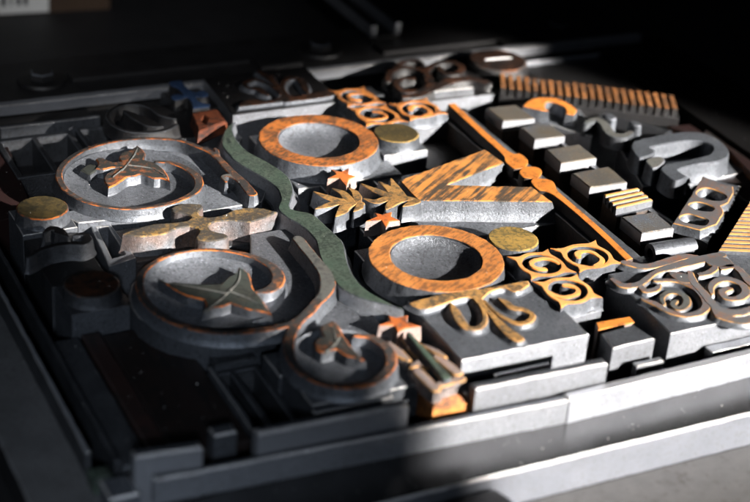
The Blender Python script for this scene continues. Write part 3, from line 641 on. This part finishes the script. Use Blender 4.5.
# dark mirrored ring block at the back
t = thing('ivy_block', 'black ornament block with a dark ring, behind the upper ivy ring', 'ornament', *at(140, 115), BED, 'ivy ring blocks')
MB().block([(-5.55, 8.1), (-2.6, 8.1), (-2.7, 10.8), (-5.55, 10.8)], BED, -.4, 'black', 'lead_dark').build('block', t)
stroke(t, 'ring', [(174, 118), (160, 114), (152, 108), (140, 104), (124, 104), (112, 109), (108, 116), (113, 124), (126, 130), (146, 132), (164, 130), (176, 124)], .16, 'black', 'lead_dark', 'black', -.42)
stroke(t, 'leaf', [(124, 110), (136, 116), (150, 123), (162, 126)], [.1, .4, .5, .1], 'black', 'lead_dark', 'black', -.42)
# dark curled ornament lower left
t = thing('curl_block', 'black ornament block with a curled stem, in front of the left round disc', 'ornament', *at(60, 255))
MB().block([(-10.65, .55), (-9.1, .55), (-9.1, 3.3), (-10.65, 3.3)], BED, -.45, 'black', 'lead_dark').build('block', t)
stroke(t, 'stem', [(28, 257), (42, 249), (56, 245), (70, 243), (82, 243), (88, 239), (84, 234), (74, 235)], [.12, .18, .2, .2, .24, .26, .22, .1], 'black', 'lead_dark', 'lead_dark', -.46)
stroke(t, 'leaf', [(44, 232), (52, 228), (60, 231), (68, 236)], [.1, .3, .34, .1], 'black', 'lead_dark', 'lead_dark', -.46)

# ------------------------------------------------------------------ fleurons
t = thing('fleuron_block', 'gold speckled cross shaped fleuron between the two ivy rings', 'ornament', -5.8, 2.4)
MB().block([(-8.0, 1.42), (-3.0, 1.42), (-3.1, 3.35), (-8.0, 3.35)], BED, -.62, 'lead_rosy', 'lead_rosy').build('block', t)
F = [(123, 233.5, 1), (139, 227.5), (152, 224), (170, 222.5), (187, 220.5, 1), (191, 217), (186, 213.5), (176, 212), (171, 208.5), (178, 204.5), (190, 203), (201, 204), (202.5, 207), (199, 211), (200, 215), (207, 217, 1), (220, 215.5), (233, 210), (248, 207.5), (262, 208), (278, 211.5, 1), (266, 217), (250, 222, 1), (237, 220.5), (222, 220.5), (211, 223), (209, 227), (214, 231), (224, 233), (228, 236.5), (218, 240), (204, 240.5), (196, 237.5), (199, 232), (197, 228), (190, 226, 1), (177, 228), (166, 233), (152, 235.5), (137, 236)]
f = MB(); f.relief([wob(sm(pl(F), 4), .008)], 0, -.63, .07, .035, 'gold_specks', 'gold_specks', 'lead_rosy'); f.build('face', t)
t = thing('fleuron_block', 'blue inked cross shaped fleuron against the back bar', 'ornament', *at(190, 95))
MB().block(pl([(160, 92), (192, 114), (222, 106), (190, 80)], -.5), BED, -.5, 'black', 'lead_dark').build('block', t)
F = [(169, 81.5, 1), (182, 80, 1), (185, 85), (191, 90), (196, 92), (202, 90), (208, 92.5), (207, 96), (201, 97), (196, 96.5), (199, 101), (210, 104, 1), (209, 106.5, 1), (193, 108, 1), (191, 101), (187, 97), (181, 99), (174, 99.5), (171, 96), (175, 94), (183, 94), (178, 88), (171, 85)]
f = MB(); f.relief([wob(sm(pl(F), 4), .006)], 0, -.51, .05, .03, 'blue', 'blue', 'black'); f.build('face', t)
t = thing('diamond_block', 'red brown square ornament with a diamond hole, below the blue cross', 'ornament', *at(208, 120))
MB().block(pl([(191, 113), (199, 134), (227, 122), (219, 108)], -.4), BED, -.4, 'black', 'red').build('block', t)
f = MB(); f.relief([sub(pl([(192, 112.5), (198.5, 131), (205, 129), (225.5, 120.5), (217.5, 109)]), .2, .015), pl([(204, 114.5), (208.5, 118), (206, 124.5), (200.5, 120.5)])], 0, -.41, .05, .03, 'red', 'red', 'red'); f.build('face', t)

# ------------------------------------------------------------------ vine scroll blocks
def patch(t, px, face, edge, wall, rel):
    f = MB(); f.relief([wob(sm(pl(px), 4), .006)], 0, -rel, .1, .03, face, edge, wall); f.build('leaf', t)
def S(t, px, wd, face, edge, wall, rel): stroke(t, 'scroll', px, wd, face, edge, wall, -rel, .1, .006)
t = thing('vine_block', 'large sunlit block with grey and red brown vine scrolls at the right front', 'ornament', 6.5, -5.7)
MB().block([(3.72, -7.42), (10.5, -7.42), (10.5, -4.15), (3.9, -4.15)], BED, -.14, 'lead_slate', 'lead_pale').build('block', t)
a_ = ('redwood', 'edge_tan', 'lead', .15)
patch(t, [(668, 272), (682, 272), (694, 277), (690, 283), (678, 281)], *a_)
patch(t, [(710, 303), (722, 309), (738, 313), (732, 317), (718, 318), (712, 312)], *a_)
patch(t, [(704, 259), (718, 256), (728, 258), (735, 266), (722, 267), (710, 265)], *a_)
S(t, [(613, 279), (624, 285), (640, 283), (655, 272), (676, 265), (700, 259), (722, 254)], [.2, .3, .24, .2, .34, .4, .3], *a_)
S(t, [(625, 262), (645, 266), (664, 262), (684, 256), (700, 257)], [.3, .3, .34, .34, .2], 'redwood', 'edge_tan', 'lead', .15)
S(t, [(640, 284), (645, 290), (655, 289), (660, 284)], [.2, .24, .24, .12], *a_)
S(t, [(655, 280), (675, 280), (692, 286), (703, 296), (706, 306), (697, 313), (682, 314), (668, 310), (655, 303), (642, 298)], [.16, .2, .22, .24, .26, .26, .24, .24, .24, .12], *a_)
S(t, [(664, 304), (662, 297), (668, 292), (678, 292), (686, 297), (686, 304), (679, 308), (673, 304), (676, 300)], [.12, .18, .2, .22, .24, .24, .22, .2, .16], 'stemgrey', 'edge_tan', 'lead', .15)
S(t, [(690, 272), (694, 282), (703, 292), (712, 303), (722, 310), (740, 312), (760, 306)], [.2, .26, .3, .3, .34, .34, .3], *a_)
S(t, [(712, 293), (711, 286), (718, 280), (730, 279), (742, 284), (746, 292), (738, 298), (726, 297), (722, 291), (730, 288)], [.14, .22, .26, .28, .28, .28, .26, .24, .24, .2], *a_)
S(t, [(700, 274), (709, 272), (715, 267), (710, 263)], [.2, .24, .22, .1], *a_)
S(t, [(722, 268), (734, 266), (742, 272), (750, 282), (760, 288)], [.2, .28, .26, .3, .3], *a_)
S(t, [(716, 316), (728, 318), (744, 320), (760, 316)], [.1, .3, .36, .3], *a_)
t = thing('vine_block', 'blackened block of vine scrolls at the back, beside the orange squares', 'ornament', *at(440, 80))
bp = pl([(393, 99), (428, 101), (502, 92.5), (486, 76), (470, 62), (385, 68)], -.3)
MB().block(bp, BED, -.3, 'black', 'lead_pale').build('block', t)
a_ = ('dark_scroll', 'dark_scroll', 'black', .31)
S(t, [(388, 80), (390, 72), (402, 67), (418, 68), (428, 74), (430, 84), (420, 90), (404, 90), (396, 84), (402, 78), (412, 78)], .24, *a_)
S(t, [(428, 80), (426, 70), (438, 62), (454, 62), (462, 67), (456, 73), (444, 72), (440, 67)], .24, *a_)
S(t, [(404, 96), (420, 94), (436, 86), (452, 80), (470, 78), (488, 82)], [.2, .3, .4, .4, .4, .3], *a_)
S(t, [(392, 70), (402, 62), (416, 60), (424, 64)], [.1, .2, .26, .1], *a_)
f = MB(); f.relief([ribbon(pl([(434, 90), (452, 87.5), (472, 86)]), .16)], -.03, -.31, .03, .05, 'glint', 'glint', 'lead_dark'); f.build('painted_highlight', t)  # bright ribbon painting a highlight onto the black block
q = at(498, 60); t = thing('oval_block', 'rust black oval ornament with a worn edge and a painted highlight, beyond the comb', 'ornament', q[0], q[1])
f = MB(); f.relief([wob(circ(q[0], q[1], 1.05, 48), .01)], 0, -.4, .08, .06, 'dark_scroll', 'ring', 'black'); f.build('face', t)
MB().block(rect(q[0] - 1.15, q[1] - 1.15, q[0] + 1.15, q[1] + 1.15), BED, -.4, 'black').build('block', t)
f = MB(); f.relief([ribbon(pl([(485, 60), (497, 58.5), (511, 58)]), .1)], .04, -.05, .03, .03, 'glint', 'glint', 'glint'); f.build('painted_highlight', t)  # raised bright line painting the oval's highlight

# ------------------------------------------------------------------ spacers in the right half
simple('metal_furniture', 'bright strip along the front below the tan floral spray', 'spacer', front_edge((476, 389), (608, 363), -.05, .3), BED, -.05, 'lead', 'lead_pale', None, .05)
simple('lead_strip', 'bluish white slug standing in front of the tan floral spray', 'metal strip', rect(-1.3, -6.98, .35, -6.86), BED, -.62, 'lead_pale', 'lead_pale', 'thin strips filling the frame edge')
simple('metal_furniture', 'grey topped metal block between the floral spray and the vine block', 'spacer', pl([(601, 333), (634, 324), (655, 338), (613, 348)], -.3), BED, -.3, 'lead', 'lead_pale')
simple('metal_furniture', 'small white block in front of the grey topped block', 'spacer', [(2.55, -7.72), (3.42, -7.72), (3.42, -7.5), (2.55, -7.5)], BED, -.72, 'lead_pale', 'lead_pale')
simple('orange_stub', 'orange wooden stub behind the grey topped block', 'wood stub', pl([(598, 330), (636, 322), (630, 316), (596, 322)], -.42), BED, -.42, 'orange_clean', 'pink')
simple('metal_furniture', 'pale bar running under the front of the vine block', 'spacer', rect(4.9, -7.86, 13.4, -7.5), BED, -.72, 'lead_pale', 'lead_pale')
simple('wood_furniture', 'dark triangular plank behind the long comb', 'spacer', [(7.6, 9.8), (13.4, 6.4), (13.5, 10.9), (8.2, 11.0)], BED, -.75, 'iron')
simple('wood_furniture', 'dark brown plank right of the metal letter', 'spacer', [(11.4, -1.5), (13.4, -4.5), (13.5, 4.2), (11.4, 2.4)], BED, -.7, 'furn')
simple('wood_furniture', 'rust edged dark strip at the right side of the metal letter', 'spacer', pl([(728, 150), (760, 182), (775, 176), (690, 124), (668, 126)], -.45), BED, -.45, 'furn_red', 'orange_rust')
simple('wood_furniture', 'dark plank between the V and the orange rule', 'spacer', [(3.1, -2.9), (4.55, -3.6), (4.55, -.45), (3.1, -.45)], BED, -1.2, 'furn')
simple('wood_furniture', 'dark plank lying low beside the point of the V', 'spacer', rect(2.9, 4.2, 4.5, 7.3), BED, -.95, 'furn')

# ------------------------------------------------------------------ dust and lint lying on everything
bpy.context.view_layer.update(); dg = bpy.context.evaluated_depsgraph_get()
d = MB()
for i in range(1500):
    x, y = R.uniform(-13, 16), R.uniform(-9.8, 13)
    hit, loc, nr, *_ = scn.ray_cast(dg, Vector((x, y, 3)) * CM, Vector((0, 0, -1)))
    if not hit or nr.z < .6: continue
    p = loc / CM; r_ = R.uniform(.006, .014) * (2.0 if R.random() < .05 else 1); o = len(d.v); a = R.uniform(0, 6.28)
    for k in range(3):
        rr_ = r_ * R.uniform(.5, 1.6); d.v.append((p.x + rr_ * math.cos(a + k * 2.1), p.y + rr_ * math.sin(a + k * 2.1), p.z + .001))
    d.v.append((p.x, p.y, p.z + r_ * R.uniform(.5, 1.2)))
    for q in ((0, 1, 3), (1, 2, 3), (2, 0, 3)): d.face([o + k for k in q], 'dust')
do = d.build('dust', None, (0, 0, BED)); do['kind'] = 'stuff'; do['label'] = 'pale specks of dust scattered over the printing blocks and frame'; do['category'] = 'dust'
# ------------------------------------------------------------------ light
w = bpy.data.worlds.new('World'); scn.world = w; w.use_nodes = True
bg = w.node_tree.nodes['Background']; bg.inputs[0].default_value = (.62, .74, 1, 1); bg.inputs[1].default_value = .010
def aim(o, p, q):
    o.location = p; o.rotation_euler = (Vector(q) - Vector(p)).to_track_quat('-Z', 'Y').to_euler()
SUN_AZ, SUN_EL = math.radians(-61), math.radians(20.5)
sd = Vector((math.cos(SUN_EL) * math.cos(SUN_AZ), math.cos(SUN_EL) * math.sin(SUN_AZ), math.sin(SUN_EL)))
# the sun through a window: a collimated rectangular beam (edges parallel to and across the sun's azimuth)
ux = Vector((-math.sin(SUN_AZ), math.cos(SUN_AZ), 0)); vv = sd.cross(ux)
TILT = -5.5
U0, U1, V0, V1 = -7.2, 14.6, -8.0, 25.0      # lit patch on the printing surface, cm
vdir = Vector((math.cos(SUN_AZ), math.sin(SUN_AZ), 0))
tgt = (ux * (U0 + U1) / 2 + vdir * (V0 + V1) / 2) * CM
sl = bpy.data.lights.new('sunbeam', 'AREA'); so = bpy.data.objects.new('sunbeam', sl); col.objects.link(so)
sl.shape = 'RECTANGLE'; sl.size = (U1 - U0) * CM; sl.size_y = (V1 - V0) * CM * math.sin(SUN_EL); sl.spread = math.radians(1.5)
mm = Matrix((ux, -vv if vv.z < 0 else vv, sd)).transposed().to_4x4()
if mm.to_3x3().determinant() < 0: mm = Matrix((-ux, -vv if vv.z < 0 else vv, sd)).transposed().to_4x4()
mm.translation = tgt + sd * .75
so.matrix_world = mm @ Matrix.Rotation(math.radians(TILT), 4, 'Z')
sl.energy = .46 * 33 / 24; sl.color = (1, .955, .90)
# the pale sky in the same window
al = bpy.data.lights.new('window_glow', 'AREA'); ao = bpy.data.objects.new('window_glow', al); col.objects.link(ao)
al.shape = 'RECTANGLE'; al.size = .34; al.size_y = .2; al.energy = .2; al.color = (.70, .82, 1)
aim(ao, (.60, -1.12, .33), (0, 0, 0))

fl = bpy.data.lights.new('left_fill', 'AREA'); fo = bpy.data.objects.new('left_fill', fl); col.objects.link(fo)  # soft area lamp added at the left to brighten the left side bar
fl.shape = 'RECTANGLE'; fl.size = .35; fl.size_y = .35; fl.energy = .12; fl.color = (.80, .88, 1)
aim(fo, (-.55, .22, .42), (-.13, -.04, 0))
pn = bpy.data.lights.new('second_window', 'SPOT'); po = bpy.data.objects.new('second_window', pn); col.objects.link(po)
pn.energy = 30; pn.color = (.74, .85, 1); pn.spot_size = math.radians(9); pn.spot_blend = 1; pn.shadow_soft_size = .05
aim(po, (-.42, -.95, .48), (-.122, -.098, -.01))
bl = bpy.data.lights.new('back_fill', 'AREA'); bo = bpy.data.objects.new('back_fill', bl); col.objects.link(bo)  # area lamp added behind the frame to give the back plates a sheen
bl.shape = 'RECTANGLE'; bl.size = 1.0; bl.size_y = .35; bl.energy = .28; bl.color = (.85, .92, 1)
aim(bo, (.25, 1.5, .62), (0, .1, 0))
rn = bpy.data.lights.new('rail_fill', 'SPOT'); ro = bpy.data.objects.new('rail_fill', rn); col.objects.link(ro)  # narrow spot added to brighten the left end of the back strip
rn.energy = 30; rn.color = (.92, .95, 1); rn.spot_size = math.radians(8.5); rn.spot_blend = 1; rn.shadow_soft_size = .03
aim(ro, (-.42, -.85, .62), (-.035, .168, -.005))
scn.render.engine = 'CYCLES'
scn.cycles.max_bounces = 6; scn.cycles.diffuse_bounces = 0; scn.cycles.glossy_bounces = 3; scn.cycles.use_denoising = True
scn.view_settings.view_transform = 'Standard'; scn.view_settings.look = 'None'; scn.view_settings.gamma = 1; scn.view_settings.exposure = 0
